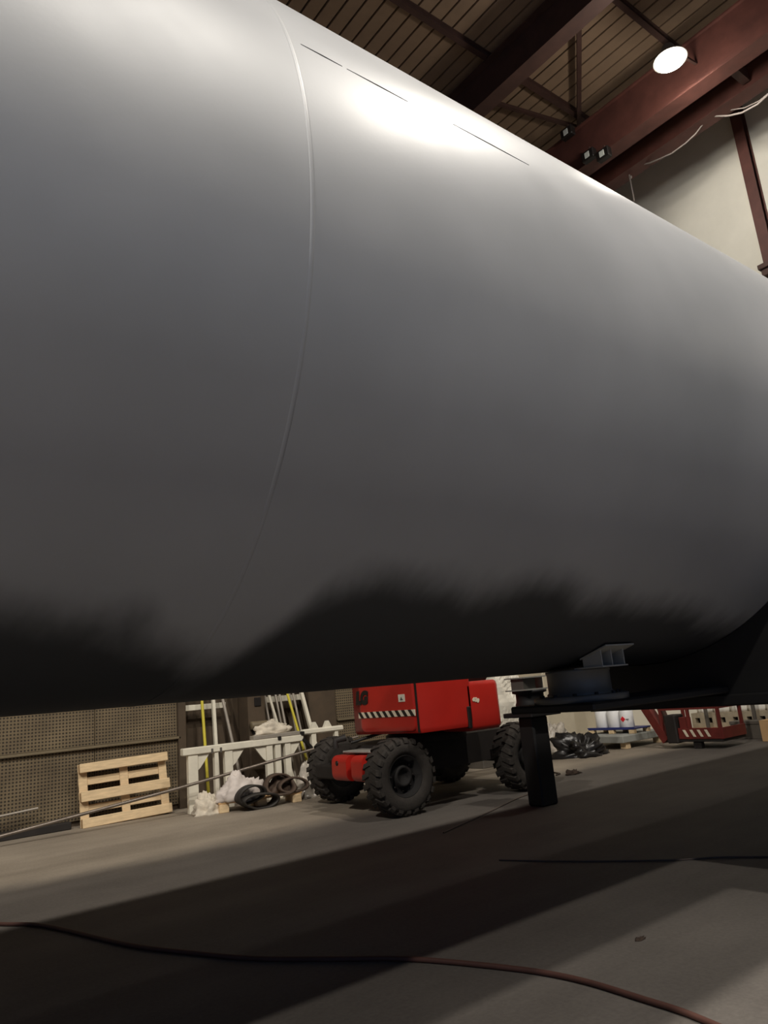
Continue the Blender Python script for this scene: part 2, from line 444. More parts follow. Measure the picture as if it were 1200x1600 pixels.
MB().bar((11.4, 9.6, ZR-.25), (14.4, 8.9, ZR-.25), .08, .08).build('roof_brace', M_DKSTEEL, ceil_)
# end wall post and rail
ibeam('wall_post', M_RUST, (16.86, 6.12, 0), (16.86, 6.12, ZR), .26, .24, .02, .02, we, 'Z')
ibeam('wall_post', M_RUST, (16.86, 0.12, 0), (16.86, 0.12, ZR), .26, .24, .02, .02, we, 'Z')
MB().box(16.5, 2.0, 9.96, 16.72, 6.3, 10.08, .01).build('wall_rail', M_DKSTEEL, we)
MB().box(16.55, 5.98, 9.8, 16.98, 6.26, 9.96, .01).build('wall_rail_bracket', M_DKSTEEL, we)

# unseen dark door, added so the tube's lower right reflects darkness
dr = struct(MB().box(16.93, -8.6, 6.9, 16.99, 3.4, 7.3).box(16.9, -8.8, 0, 16.99, -8.6, 7.3).box(16.9, 3.4, 0, 16.99, 3.6, 7.3).build('added_door_1', M_DKSTEEL))
slat = None
for k in range(20):
    if slat is None:
        slat = MB().box(0, -8.6, 0, .04, 3.4, .33, .012).build('added_door_slat', M_ADDED_DOOR, dr); slat.location = (16.94, 0, .02)
    else: inst(slat, (16.94, 0, .02+k*.345), dr)

# ================================================================== GREAT TUBE
CY, CZ, TR = 3.2169, 3.0866, 1.6
TX0, TX1 = -8.0, 15.2
tube = empty('steel_tower_section', (0, CY, CZ))
tag(tube, 'huge grey sprayed steel tube with dark underside, spanning the hall', 'steel tube')
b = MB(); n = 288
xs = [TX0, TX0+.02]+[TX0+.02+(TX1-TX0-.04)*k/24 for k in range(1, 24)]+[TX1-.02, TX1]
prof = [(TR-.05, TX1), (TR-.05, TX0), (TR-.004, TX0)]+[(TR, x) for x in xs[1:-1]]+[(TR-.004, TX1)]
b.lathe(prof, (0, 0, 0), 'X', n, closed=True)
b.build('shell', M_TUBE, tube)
# circumferential and longitudinal weld beads
ws = MB()
ws.lathe([(TR-.004, -.013), (TR+.0006, -.008), (TR+.0015, 0), (TR+.0006, .008), (TR-.004, .013)], (1.14, 0, 0), 'X', n)
ws.build('weld_seam', M_TUBE, tube)
ws = MB(); ws.lathe([(TR-.004, -.013), (TR+.0006, -.008), (TR+.0015, 0), (TR+.0006, .008), (TR-.004, .013)], (7.2, 0, 0), 'X', n)
ws.build('weld_seam', M_TUBE, tube)
def long_seam(xa, xb, deg):
    t = R(deg); c = (TR+.0005)
    return MB().tube([(xa, c*math.cos(t), c*math.sin(t)), ((xa+xb)/2, c*math.cos(t), c*math.sin(t)), (xb, c*math.cos(t), c*math.sin(t))], [.001, .0022, .001], 8)
long_seam(1.19, 1.36, 161.4).build('plate_joint', M_SEAM, tube)
long_seam(1.38, 1.66, 161.4).build('plate_joint', M_SEAM, tube)
long_seam(1.90, 2.35, 160.8).build('plate_joint', M_SEAM, tube)

# ================================================================== CRADLE UNDER THE TUBE
cr = empty('support_cradle', (5.2, 2.6, 0))
tag(cr, 'black steel cradle with curved saddle carrying the grey tube', 'cradle')
def cb(mb, name, material): 
    return mb.build(name, material, cr, None)
def off(mb, o):
    mb.v = [tuple(Vector(p)-Vector(o)) for p in mb.v]; return mb
CO = (5.2, 2.6, 0)
cb(off(MB().box(4.88, .55, 1.17, 5.55, 3.76, 1.245, .01), CO), 'crossbeam', M_BLACK)
cb(off(MB().box(3.45, 2.62, 1.255, 4.9, 3.24, 1.30, .01), CO), 'cantilever_arm', M_BLACK)
arc = []
for k in range(25):
    y = 1.85+(3.72-1.85)*k/24
    arc.append((y, CZ-math.sqrt((TR+.006)**2-(y-CY)**2)))
cb(off(MB().prism([(1.85, 1.245), (3.72, 1.245)]+arc[::-1], 4.9, 5.02, 'X'), CO), 'saddle_plate', M_BLACK)
cb(off(MB().prism([(1.85, 1.245), (3.72, 1.245)]+arc[::-1], 5.38, 5.5, 'X'), CO), 'saddle_plate', M_BLACK)
pad = [(a, z) for a, z in arc]+[(a, z-.03) for a, z in arc[::-1]]
cb(off(MB().prism(pad, 5.02, 5.38, 'X'), CO), 'saddle_pad', M_BLACK)
for y in (2.0, 2.6, 3.2):
    zt = CZ-math.sqrt((TR+.006)**2-(y-CY)**2)-.06
    cb(off(MB().box(5.02, y-.02, 1.245, 5.38, y+.02, zt), CO), 'stiffener', M_BLACK)
# near leg with foot (stands right of the picture), outrigger arm to the far post
cb(off(MB().box(5.0, .7, .03, 5.4, 1.05, 1.17, .01), CO), 'leg', M_BLACK)
cb(off(MB().box(4.85, .55, 0, 5.55, 1.2, .03), CO), 'foot_plate', M_BLACK)

# pedestal on the cradle: disc, drum, bracket touching the tube
pd = empty('tube_pedestal', (3.72, 2.91, 1.30))
tag(pd, 'round dusty pedestal with wide flange and bracket, standing on the black cradle under the tube', 'pedestal')
MB().lathe([(0, 0), (.272, 0), (.277, .004), (.277, .034), (.272, .038), (.195, .038)], (0, 0, 0), 'Z', 48).build('base_flange', M_CHARC, pd)
MB().lathe([(.195, .038), (.195, .052), (.185, .06), (.185, .165), (.19, .172), (.19, .184), (0, .184)], (0, 0, 0), 'Z', 48).build('drum', M_CHARC, pd)
bo = None
for k in range(12):
    t = 2*PI*k/12
    if bo is None: bo = MB().lathe([(0, .014), (.012, .014), (.012, 0)], (0, 0, 0), 'Z', 6).build('bolt', M_BLACK, pd); bo.location = (.235, 0, .038)
    else: inst(bo, (.235*math.cos(t), .235*math.sin(t), .038), pd)
# bracket: level lower plate, upper plate tilted to the tube, webs between
MB().box(-.14, -.29, .184, .10, -.09, .192).build('bracket_plate', M_GREYST, pd)
MB().prism([(-.33, .305), (-.14, .243), (-.14, .235), (-.33, .297)], -.14, .13, 'X').build('bracket_plate', M_GREYST, pd)
for x in (-.125, -.03, .085):
    MB().prism([(-.28, .192), (-.15, .192), (-.15, .238), (-.28, .281)], x-.004, x+.004, 'X').build('bracket_web', M_GREYST, pd)
MB().box(-.125, -.2, .192, -.03, -.19, .25).build('bracket_web', M_GREYST, pd)
MB().box(-.03, -.2, .192, .085, -.19, .25).build('bracket_web', M_BLACK, pd)

# far free-standing post with plate, drum and bracket
ps = empty('post_stand', (7.16, 6.37, 0))
tag(ps, 'black floor post with square plates and bracket on top, beside the red lift', 'post stand')
MB().box(-.14, -.12, 0, .14, .12, 1.02, .02).build('post', M_BLACK, ps)
MB().box(-.27, -.23, 1.02, .27, .23, 1.075, .008).build('head_plate', M_BLACK, ps)
MB().lathe([(0, 1.075), (.2, 1.075), (.2, 1.10), (.17, 1.115), (.185, 1.16), (.17, 1.2), (.17, 1.29), (.21, 1.3), (.21, 1.33), (0, 1.33)], (0, 0, 0), 'Z', 28).build('drum', M_BLACK, ps)
MB().box(-.24, -.17, 1.33, .19, .17, 1.345).build('bracket_plate', M_GREYST, ps)
MB().box(-.24, -.17, 1.475, .19, .17, 1.49).build('bracket_plate', M_GREYST, ps)
MB().box(-.2, -.1, 1.345, .02, .1, 1.475).build('bracket_web', M_CHARC, ps)
MB().box(.14, -.1, 1.345, .155, .12, 1.475).build('bracket_web', M_GREYST, ps)

# ================================================================== RED BOOM LIFT
LX, LY = 7.0, 8.45
lift = empty('boom_lift', (LX, LY, 0))
tag(lift, 'red boom lift with four big lugged tyres and striped tail, parked behind the tube', 'boom lift')
def lp(mb, name, material, parent=None):
    return off(mb, (LX, LY, 0)).build(name, material, parent or lift)
# tyre (axis along Y, centred at its own origin)
TRAD, TWID = .455, .34
tb = MB(); hw = TWID/2
tb.lathe([(.245, -hw+.03), (.30, -hw), (.37, -hw+.005), (.415, -hw+.03), (.43, -hw+.06), (.43, hw-.06), (.415, hw-.03), (.37, hw-.005), (.30, hw), (.245, hw-.03)], (0, 0, 0), 'Y', 48, closed=True)
for k in range(22):
    for sgn in (-1, 1):
        t = 2*PI*(k+(.5 if sgn > 0 else 0))/22
        def P(rr, y, tt): return (rr*math.sin(tt), sgn*y, rr*math.cos(tt))
        wlug = .12
        q = [P(.42, .012, t+.10), P(.42, .012, t+.10+wlug), P(.42, hw, t+wlug+.02), P(.42, hw, t-.02),
             P(.448, .016, t+.105), P(.448, .016, t+.095+wlug), P(.446, hw-.02, t+wlug+.01), P(.446, hw-.02, t-.01)]
        s1 = [P(.385, hw+.004, t+wlug+.02), P(.385, hw+.004, t-.02)]
        tb.add(q+s1, [(0, 1, 2, 3), (4, 7, 6, 5), (0, 4, 5, 1), (1, 5, 6, 2), (0, 3, 7, 4), (3, 2, 6, 7), (2, 8, 9, 3), (6, 8, 2), (7, 3, 9), (6, 7, 9, 8)])
tyre_me = tb.mesh('tyre'); tyre_me.materials.append(M_RUBBER)
rim_me = MB().lathe([(0, -.06), (.08, -.06), (.09, -.1), (.12, -.1), (.13, -.05), (.2, -.03), (.235, -.14), (.25, -.14), (.25, .14), (.235, .14), (.2, .06), (0, .06)], (0, 0, 0), 'Y', 36).mesh('rim')
rim_me.materials.append(M_RIM)
nut_me = MB().lathe([(0, -.02), (.014, -.02), (.014, 0)], (0, 0, 0), 'Y', 6).mesh('wheel_nut'); nut_me.materials.append(M_DARKMACH)
WHEELS = [(5.93, 7.52, -.06), (6.32, 9.42, 0), (8.02, 7.42, .05), (8.3, 9.3, 0)]
for (x, y, rz) in WHEELS:
    ty = bpy.data.objects.new('tyre', tyre_me); col.objects.link(ty); ty.parent = lift
    ty.location = (x-LX, y-LY, TRAD); ty.rotation_euler = (0, 0, rz)
    rm = bpy.data.objects.new('rim', rim_me); col.objects.link(rm); rm.parent = ty
    if y > LY: rm.rotation_euler = (0, 0, PI)
    for k in range(8):
        nb = bpy.data.objects.new('wheel_nut', nut_me); col.objects.link(nb); nb.parent = ty
        sg = 1 if y < LY else -1
        nb.location = (.165*math.cos(k*PI/4), -.042*sg, .165*math.sin(k*PI/4))
        if sg < 0: nb.rotation_euler = (0, 0, PI)
# chassis
lp(MB().prism([(5.98, .40), (8.6, .40), (8.7, .55), (8.6, .80), (6.05, .80), (5.9, .62)], 7.95, 9.0, 'Y'), 'chassis', M_DARKMACH)
lp(MB().box(5.85, 7.62, .38, 6.15, 9.3, .56, .02), 'axle', M_DARKMACH)
lp(MB().box(7.95, 7.6, .38, 8.25, 9.2, .56, .02), 'axle', M_DARKMACH)
lp(MB().lathe([(.52, .78), (.56, .79), (.56, .87), (.5, .9), (0, .9)], (7.0, 8.2, 0), 'Z', 36), 'slewing_ring', M_DARKMACH)
# red axle yokes pointing back between the rear tyres
def yoke(y0, y1):
    pl = []
    for k in range(7):
        t = PI/2+PI*.5*k/6; pl.append((5.67+.09*math.cos(t), .63+.09*math.sin(t)))
    for k in range(7):
        t = PI+PI*.5*k/6; pl.append((5.67+.09*math.cos(t), .50+.09*math.sin(t)))
    pl += [(5.80, .41), (5.84, .50), (6.0, .50), (6.0, .72)]
    return MB().prism(pl, y0, y1, 'Y')
y1_ = lp(yoke(8.14, 8.46), 'axle_yoke', M_RED)
lp(MB().lathe([(0, .0), (.03, .0), (.03, .012), (0, .012)], (5.575, 8.34, .63), 'X', 16), 'pin', M_DECAL, y1_)
lp(yoke(7.8, 8.03), 'axle_yoke', M_RED)
lp(MB().box(5.72, 7.82, .74, 6.02, 8.4, .765, .006), 'yoke_cover', M_GREYST)
lp(MB().tube([(5.72, 8.55, .80), (5.72, 8.55, .90), (5.85, 8.5, .92)], .045, 12), 'hydraulic_motor', M_DARKMACH)
lp(MB().tube([(5.9, 8.45, .85), (6.3, 8.2, .95), (6.7, 8.0, .88)], .02, 8), 'hydraulic_hose', M_DECAL)
# tail hood: rounded counterweight
def rounded(x0, y0, x1, y1, rr, corners):
    pts = []
    C_ = [(x0, y0, PI, corners[0]), (x1, y0, 1.5*PI, corners[1]), (x1, y1, 0, corners[2]), (x0, y1, .5*PI, corners[3])]
    for (cx, cy, a0, r_) in C_:
        sx = 1 if cx == x0 else -1; sy = 1 if cy == y0 else -1
        if r_ <= 0: pts.append((cx, cy)); continue
        for k in range(9):
            a = a0+PI/2*k/8
            pts.append((cx+sx*r_+r_*math.cos(a), cy+sy*r_+r_*math.sin(a)))
    return pts
def hood(outline, z0, z1, inset=.05, smooth=True):
    """outline extruded with a rolled lower and upper edge"""
    cx = sum(p[0] for p in outline)/len(outline); cy = sum(p[1] for p in outline)/len(outline)
    lv = [(z0, inset), (z0+.02, inset*.35), (z0+.06, 0), (z1-.06, 0), (z1-.02, inset*.35), (z1, inset)]
    n_ = len(outline); vs = []
    for z, i_ in lv:
        for (x, y) in outline:
            d = Vector((x-cx, y-cy)); L_ = d.length
            vs.append((x-d.x/L_*i_, y-d.y/L_*i_, z))
    fs = []
    for j in range(len(lv)-1):
        for k in range(n_):
            k2 = (k+1) % n_; fs.append((j*n_+k, j*n_+k2, (j+1)*n_+k2, (j+1)*n_+k))
    q = MB(); q.add(vs, fs, smooth); q.add(vs[:n_], [tuple(reversed(range(n_)))]); q.add(vs[-n_:], [tuple(range(n_))])
    return q
tail = lp(hood(rounded(6.0, 7.20, 6.55, 8.43, .2, (.035, 0, 0, .14)), .975, 1.85), 'tail_hood', M_RED)
side = lp(hood(rounded(6.02, 7.17, 6.94, 8.5, .2, (.02, .02, 0, 0)), .94, 1.80, .03), 'side_hood', M_RED)
rear = lp(hood(rounded(6.87, 7.17, 7.52, 8.5, .2, (.02, .14, .1, 0)), .88, 1.50, .04), 'side_hood', M_RED)
lp(MB().box(6.015, 7.163, .95, 6.028, 7.19, 1.8), 'hood_gap', M_DECAL)
lp(MB().box(6.84, 7.15, .92, 6.90, 7.2, 1.19, .008), 'latch_recess', M_DECAL, side)
# small white marks, sticker, lettering, hazard stripe
em = MB()
for (cx, cz, sx, sz) in ((6.985, 1.268, .028, .026), (7.02, 1.262, .018, .03), (7.055, 1.25, .022, .028)):
    em.prism([(cx+sx*math.cos(2*PI*k/14)+.3*sz*math.sin(2*PI*k/14), cz+sz*math.sin(2*PI*k/14)) for k in range(14)], 7.162, 7.172, 'Y')
lp(em, 'white_mark', M_CREAM, rear)
lp(MB().prism([(7.365, 1.325), (7.49, 1.325), (7.49, 1.415), (7.365, 1.415)], 5.994, 6.002, 'X'), 'sticker', M_WHITEP, tail)
lp(MB().prism([(7.40, 1.345), (7.455, 1.345), (7.43, 1.385)], 5.990, 5.996, 'X'), 'sticker_print', M_CHARC, tail)
strip = lp(MB().prism([(7.19, 1.15), (8.36, 1.15), (8.36, 1.225), (7.19, 1.225)], 5.992, 6.002, 'X'), 'hazard_strip', M_CREAM)
for k in range(9):
    y = 7.20+k*.13
    lp(MB().prism([(y, 1.15), (y+.062, 1.15), (min(8.36, y+.122), 1.225), (min(8.355, y+.06), 1.225)], 5.988, 5.996, 'X'), 'hazard_stripe', M_DECAL, strip)
def lettering(txt, size, loc, rot, name, material, parent):
    cu = bpy.data.curves.new('lettering', 'FONT'); cu.body = txt; cu.size = size; cu.extrude = .003; cu.offset = .012*size/.15; cu.shear = .18; cu.space_character = .95
    t = bpy.data.objects.new('tmp_text', cu); col.objects.link(t)
    dg = bpy.context.evaluated_depsgraph_get(); me = bpy.data.meshes.new_from_object(t.evaluated_get(dg))
    bpy.data.objects.remove(t); me.materials.clear(); me.materials.append(material)
    o = bpy.data.objects.new(name, me); col.objects.link(o); o.parent = parent
    o.location = loc; o.rotation_euler = rot
    return o
lettering('LG', .215, (5.994-LX, 8.40-LY, 1.338), (PI/2, 0, -PI/2), 'lettering', M_DECAL, tail)
# turret and folded boom above (mostly hidden by the tube)
lp(MB().box(6.6, 7.75, 1.5, 7.9, 8.3, 1.95, .04), 'turret', M_REDOLD)
lp(MB().bar((6.4, 8.05, 2.0), (10.2, 8.05, 2.12), .3, .34), 'boom', M_REDOLD)

# ================================================================== THINGS ALONG THE BACK WALL
# --- pallet standing on edge, leaning on the perforated panels
PW, PH, PD = 1.27, .86, .15
pal = empty('wooden_pallet', (3.31, 11.28, 0)); pal.rotation_euler = (R(-9), R(-1.2), R(-1.5))
tag(pal, 'pale wooden pallet standing on edge against the perforated panels', 'pallet')
def pbox(x0, y0, z0, x1, y1, z1, name='board', mm=M_PINE): return MB().box(x0, y0, z0, x1, y1, z1, .006).build(name, mm, pal)
for (z0, z1) in ((0.0, .13), (.345, .485), (.735, PH)):
    pbox(0, 0, z0, PW, .022, z1)
blk = None
for zc in (.065, .415, .797):
    for xc in (.06, PW/2, PW-.06):
        if blk is None:
            blk = MB().box(-.055, 0, -.06, .055, .078, .06, .005).build('block', M_PINE2, pal); blk.location = (xc, .022, zc)
        else: inst(blk, (xc, .022, zc), pal)
stg = None
for xc in (.06, PW/2, PW-.06):
    if stg is None:
        stg = MB().box(-.06, 0, 0, .06, .022, PH, .005).build('stringer', M_PINE, pal); stg.location = (xc, .1, 0)
    else: inst(stg, (xc, .1, 0), pal)
dk = None
for z0 in (.0, .20, .385, .57, .755):
    if dk is None:
        dk = MB().box(0, 0, 0, PW, .02, .105, .005).build('deck_board', M_PINE, pal); dk.location = (0, .122, z0)
    else: inst(dk, (0, .122, z0), pal)

# --- long steel pipe lying from the floor over the pallet's face towards the lift's tyre
pp = [(1.0, 11.06, .02), (2.20, 10.9, .133), (4.4, 10.62, .40), (6.47, 10.36, .69), (7.3, 10.25, .80)]
tag(MB().tube(pp, .022, 12).build('steel_pipe', M_PIPE), 'long thin dull steel pipe slanting up past the pallet to the lift tyre', 'pipe')
tag(MB().tube([(-.6, 11.5, .30), (1.6, 11.45, .27), (2.78, 11.5, .34)], .015, 8).build('steel_rod', M_GALV), 'thin pale rod lying against the lower perforated panel', 'rod')
tag(MB().box(-.8, 11.42, 0, 3.2, 11.58, .10, .01).build('timber_kerb', M_DARKMACH), 'dark timber lying along the foot of the perforated panels', 'timber')

# --- white painted trestle barrier
tr = empty('white_trestle', (6.0, 10.85, 0))
tag(tr, 'long white painted trestle rail on posts behind the pile of straps', 'trestle')
def tp(mb, name, material=M_WHITEP): return off(mb, (6.0, 10.85, 0)).build(name, material, tr)
tp(MB().box(4.57, 10.80, .81, 6.62, 10.92, .915, .012), 'rail')
tp(MB().box(6.62, 10.80, .90, 7.42, 10.92, .985, .02), 'rail')
for (x, wd) in ((4.73, .15), (5.1, .06), (5.3, .13), (6.0, .11), (6.15, .1), (6.33, .1), (6.83, .09), (7.28, .07)):
    zt = .81 if x < 6.6 else .90
    tp(MB().box(x-wd/2, 10.82, 0, x+wd/2, 10.9, zt, .006), 'post')
for (x, d) in ((4.8, 1), (5.37, 1), (5.94, -1), (6.38, 1)):
    tp(MB().prism([(x, .81), (x+d*.2, .81), (x+d*.05, .62), (x, .58)], 10.84, 10.87, 'Y'), 'gusset')
for x in (6.86, 7.12):
    tp(MB().prism([(x-.075, .985), (x+.075, .985), (x+.02, 1.085), (x-.02, 1.085)], 10.83, 10.89, 'Y'), 'pointed_tab')
for (x, z) in ((6.17, .9), (6.60, .93)):
    tp(MB().box(x-.03, 10.78, z-.03, x+.03, 10.94, z+.03, .008), 'clamp', M_DECAL)
for x in (5.02, 5.16):
    tp(MB().box(x-.015, 10.788, .80, x+.015, 10.802, .87), 'clip', M_DKPANEL)
tp(MB().bar((6.6, 10.8, .85), (6.76, 10.8, .68), .04, .05), 'strut', M_DECAL)
# board and crumpled film lying on the rail
tag(MB().box(5.72, 10.80, .916, 6.56, 10.94, .975, .006).build('timber_board', M_GALV), 'grey weathered board lying on the white trestle rail', 'board')
lb = lump('plastic_film', M_CLOTHW, (6.15, 10.97, .977), (.33, .13, .2), 4, .3); tag(lb, 'crumpled whitish film bundle on the board on the trestle', 'plastic film')
# small machine with round drum behind the rail
mc = empty('brown_machine', (6.08, 11.5, 0)); tag(mc, 'brown upright machine with a short round drum behind the white trestle', 'machine')
MB().box(-.15, -.16, 0, .17, .2, 1.9, .02).build('body', M_BROWNW, mc)
MB().box(-.04, -.18, 1.42, .08, -.155, 1.56, .006).build('opening', M_DECAL, mc)
MB().lathe([(0, -.16), (.06, -.16), (.065, -.15), (.065, .13), (.055, .15), (.05, .18), (0, .18)], (0, -.24, 1.12), 'X', 24).build('drum', M_LEDGE, mc)
MB().box(-.1, -.27, .98, .12, -.16, 1.06, .006).build('bracket', M_DARKMACH, mc)
# leaning poles in the bay
def pole(x0, z0, x1, z1, material, label, yb=11.3, yt=11.7, r=.028, sq=False):
    # line through (x0,z0) and (x1,z1) extended down to the floor, up to 2.3 m
    kx = (x1-x0)/(z1-z0); xa = x0-kx*z0; xb = x0+kx*(2.3-z0)
    m_ = MB()
    if sq: m_.bar((xa, yb, .003), (xb, yt, 2.3), 2*r, 2*r, (0, 1, 0))
    else: m_.tube([(xa, yb, .008), (xb, yt, 2.3)], r, 12)
    o = m_.build('leaning_pole', material)
    return tag(o, label, 'pole', 'poles leaning in the wall bay')
pole(5.21, .93, 5.23, 1.54, M_YELLOW, 'yellow pole leaning upright beside the wall pilaster', r=.024)
pole(5.39, .91, 5.42, 1.50, M_WHITEP, 'white square pole standing next to the single yellow pole', r=.025, sq=True)
pole(5.68, .88, 5.60, 1.53, M_GALV, 'grey pole tilting away from the yellow pole', r=.026)
G2 = 'thin grey pole leaning between the brown machine and the far pilaster'
for (a, c_) in ((6.40, 6.37), (6.52, 6.47), (6.62, 6.58), (6.70, 6.66), (6.88, 6.85), (6.98, 6.93)):
    pole(a, .9, c_, 1.55, M_GALV, G2, r=.02)
pole(6.40, .94, 6.24, 1.57, M_WHITEP, 'bright white pole leaning hard by the round drum', r=.022, yb=11.12, yt=11.22)
pole(6.80, 1.14, 6.74, 1.55, M_YELLOW, 'yellow pole leaning among the thin grey poles', r=.022, yb=11.1, yt=11.6)
pole(7.16, .83, 7.08, 1.56, M_WHITEP, 'pale square pole leaning beside the dark brown pilaster', r=.028, yb=11.2, sq=True)

# --- low pallet with straps, tarpaulin and rags
lpal = empty('low_pallet', (4.92, 10.38, 0), R(-13))
tag(lpal, 'low wooden pallet lying flat under straps and a grey tarpaulin', 'pallet')
for x in (0, .55, 1.08):
    for y in (0, .26):
        MB().box(x-.01, y, 0, x+.13, y+.12, .115, .006).build('block', M_PINE, lpal)
for y in (.0, .14, .28):
    MB().box(-.02, y, .115, 1.22, y+.1, .14, .004).build('deck_board', M_PINE2, lpal)
tag(lump('grey_tarpaulin', M_TARP, (5.26, 10.4, .14), (.36, .19, .34), 2, .2, 1.7, .8), 'folded grey tarpaulin draped over the straps on the low pallet', 'tarpaulin')
tag(lump('rag_heap', M_CLOTHW, (4.82, 10.55, 0), (.23, .18, .27), 7, .25, 2.4, .6), 'heap of dirty whitish rags beside the low pallet', 'rags')
tag(lump('rag_bundle', M_STRAP, (5.92, 10.4, .14), (.26, .15, .22), 9, .2, 2.0, .6), 'brown bundled cloth on the far end of the low pallet', 'cloth')
tag(lump('film_bundle', M_PLAST, (6.42, 10.42, 0), (.22, .2, .46), 12, .22, 2.4, .6), 'shiny crumpled clear film bundle beside the lift tyre', 'plastic film')
def strap_loop(cx, cy, cz, rx, rz, wd, tilt, seed):
    """flat webbing loop, drooping"""
    m_ = MB(); rnd = random.Random(seed); n_ = 40; vs = []
    for k in range(n_):
        t = 2*PI*k/n_
        wob = 1+.12*math.sin(2*t+seed)+.06*math.sin(3*t+2*seed)
        c_ = Vector((cx+rx*wob*math.cos(t), cy+tilt*math.sin(t), max(cz-rz, cz+rz*wob*math.sin(t))))
        for (oy, orad) in ((-wd/2, 0), (wd/2, 0), (wd/2, .03), (-wd/2, .03)):
            e = Vector((math.cos(t), 0, math.sin(t)))*orad
            p = c_+Vector((0, oy, 0))+e; vs.append((p.x, p.y, max(.002, p.z)))
    fs = []
    for k in range(n_):
        k2 = (k+1) % n_
        for a in range(4):
            a2 = (a+1) % 4; fs.append((k*4+a, k2*4+a, k2*4+a2, k*4+a2))
    m_.add(vs, fs, True); return m_
tag(strap_loop(5.27, 10.13, .22, .17, .11, .15, -.05, 1).build('lifting_strap', M_STRAPB), 'black webbing strap loop hanging open over the tarpaulin', 'strap', 'lifting straps')
tag(strap_loop(5.42, 10.14, .11, .25, .09, .2, -.05, 3).build('lifting_strap', M_STRAPB), 'thick black strap coil lying on the floor before the low pallet', 'strap', 'lifting straps')
tag(strap_loop(5.8, 10.22, .27, .24, .11, .12, .1, 5).build('lifting_strap', M_STRAP), 'brown webbing strap loop slumped in the middle of the low pallet', 'strap', 'lifting straps')
tag(strap_loop(6.02, 10.2, .24, .2, .09, .1, .04, 8).build('lifting_strap', M_STRAP), 'short brown strap loop on the far end of the low pallet', 'strap', 'lifting straps')
tag(lump('white_cloth', M_SHEETW, (5.25, 10.2, .12), (.1, .05, .16), 5, .3), 'small white cloth poking through the black strap loop', 'cloth')

# ================================================================== THINGS AT THE FAR RIGHT
# white sheeting over a stack beyond the lift
sh = MB()
vs = []; nx, nz_ = 26, 16
for j in range(nz_+1):
    for i in range(nx+1):
        u, v = i/nx, j/nz_
        x = 9.7+1.15*u; z = .56+1.0*v
        f_ = .10*mnoise.noise(Vector((u*4, v*3, 2)))+.14*abs(mnoise.noise(Vector((u*5+v*3, v*1.6, 7))))
        z2 = z+(.06*mnoise.noise(Vector((u*7, 3, 1))) if j == 0 else 0)
        vs.append((x, 9.85+f_-.3*(1-v)*u, z2-.12*(1-v)*u))
fs = [(j*(nx+1)+i, j*(nx+1)+i+1, (j+1)*(nx+1)+i+1, (j+1)*(nx+1)+i) for j in range(nz_) for i in range(nx)]
base = len(vs)
vs2 = [(x, 10.6, z) for (x, y, z) in vs]
b = MB(); b.add(vs+vs2, fs+[tuple(reversed([k+base for k in f])) for f in fs]
      + [(i, i+base, i+1+base, i+1) for i in range(nx)]
      + [(nz_*(nx+1)+i, nz_*(nx+1)+i+1, nz_*(nx+1)+i+1+base, nz_*(nx+1)+i+base) for i in range(nx)]
      + [(j*(nx+1), (j+1)*(nx+1), (j+1)*(nx+1)+base, j*(nx+1)+base) for j in range(nz_)]
      + [(j*(nx+1)+nx, j*(nx+1)+nx+base, (j+1)*(nx+1)+nx+base, (j+1)*(nx+1)+nx) for j in range(nz_)], False)
stk = empty('sheeted_stack', (10.3, 10.2, 0)); tag(stk, 'stack wrapped in creased white plastic sheeting behind the lift', 'covered stack')
off(b, (10.3, 10.2, 0)).build('white_sheeting', M_SHEETW, stk)
MB().box(-.55, -.25, 0, .5, .38, .56, .01).build('stack_base', M_DKPANEL, stk)
for k in range(3):
    MB().bar((-.45+k*.33, -.35, .62-.02*k), (-.2+k*.33, -.5, .52-.02*k), .05, .012).build('loose_strip', M_SHEETW, stk)
# beige hall column
hc = MB().box(12.85, 11.0, 0, 13.75, 11.85, 6.0, .02).build('hall_column', M_BEIGE)
tag(hc, 'broad beige column standing at the back wall behind the black plastic', 'column')
# black plastic heap
tag(lump('black_plastic_sheet', M_BLKPL, (11.75, 9.35, 0), (.62, .5, .4), 21, .3, 1.8, .7), 'heap of crumpled black plastic sheet on the floor near the canisters', 'plastic sheet')
tag(lump('grey_plastic_sheet', M_PLAST, (12.2, 10.35, 0), (.45, .3, .6), 25, .25, 2.0, .7), 'grey crumpled plastic standing up behind the black plastic heap', 'plastic sheet')
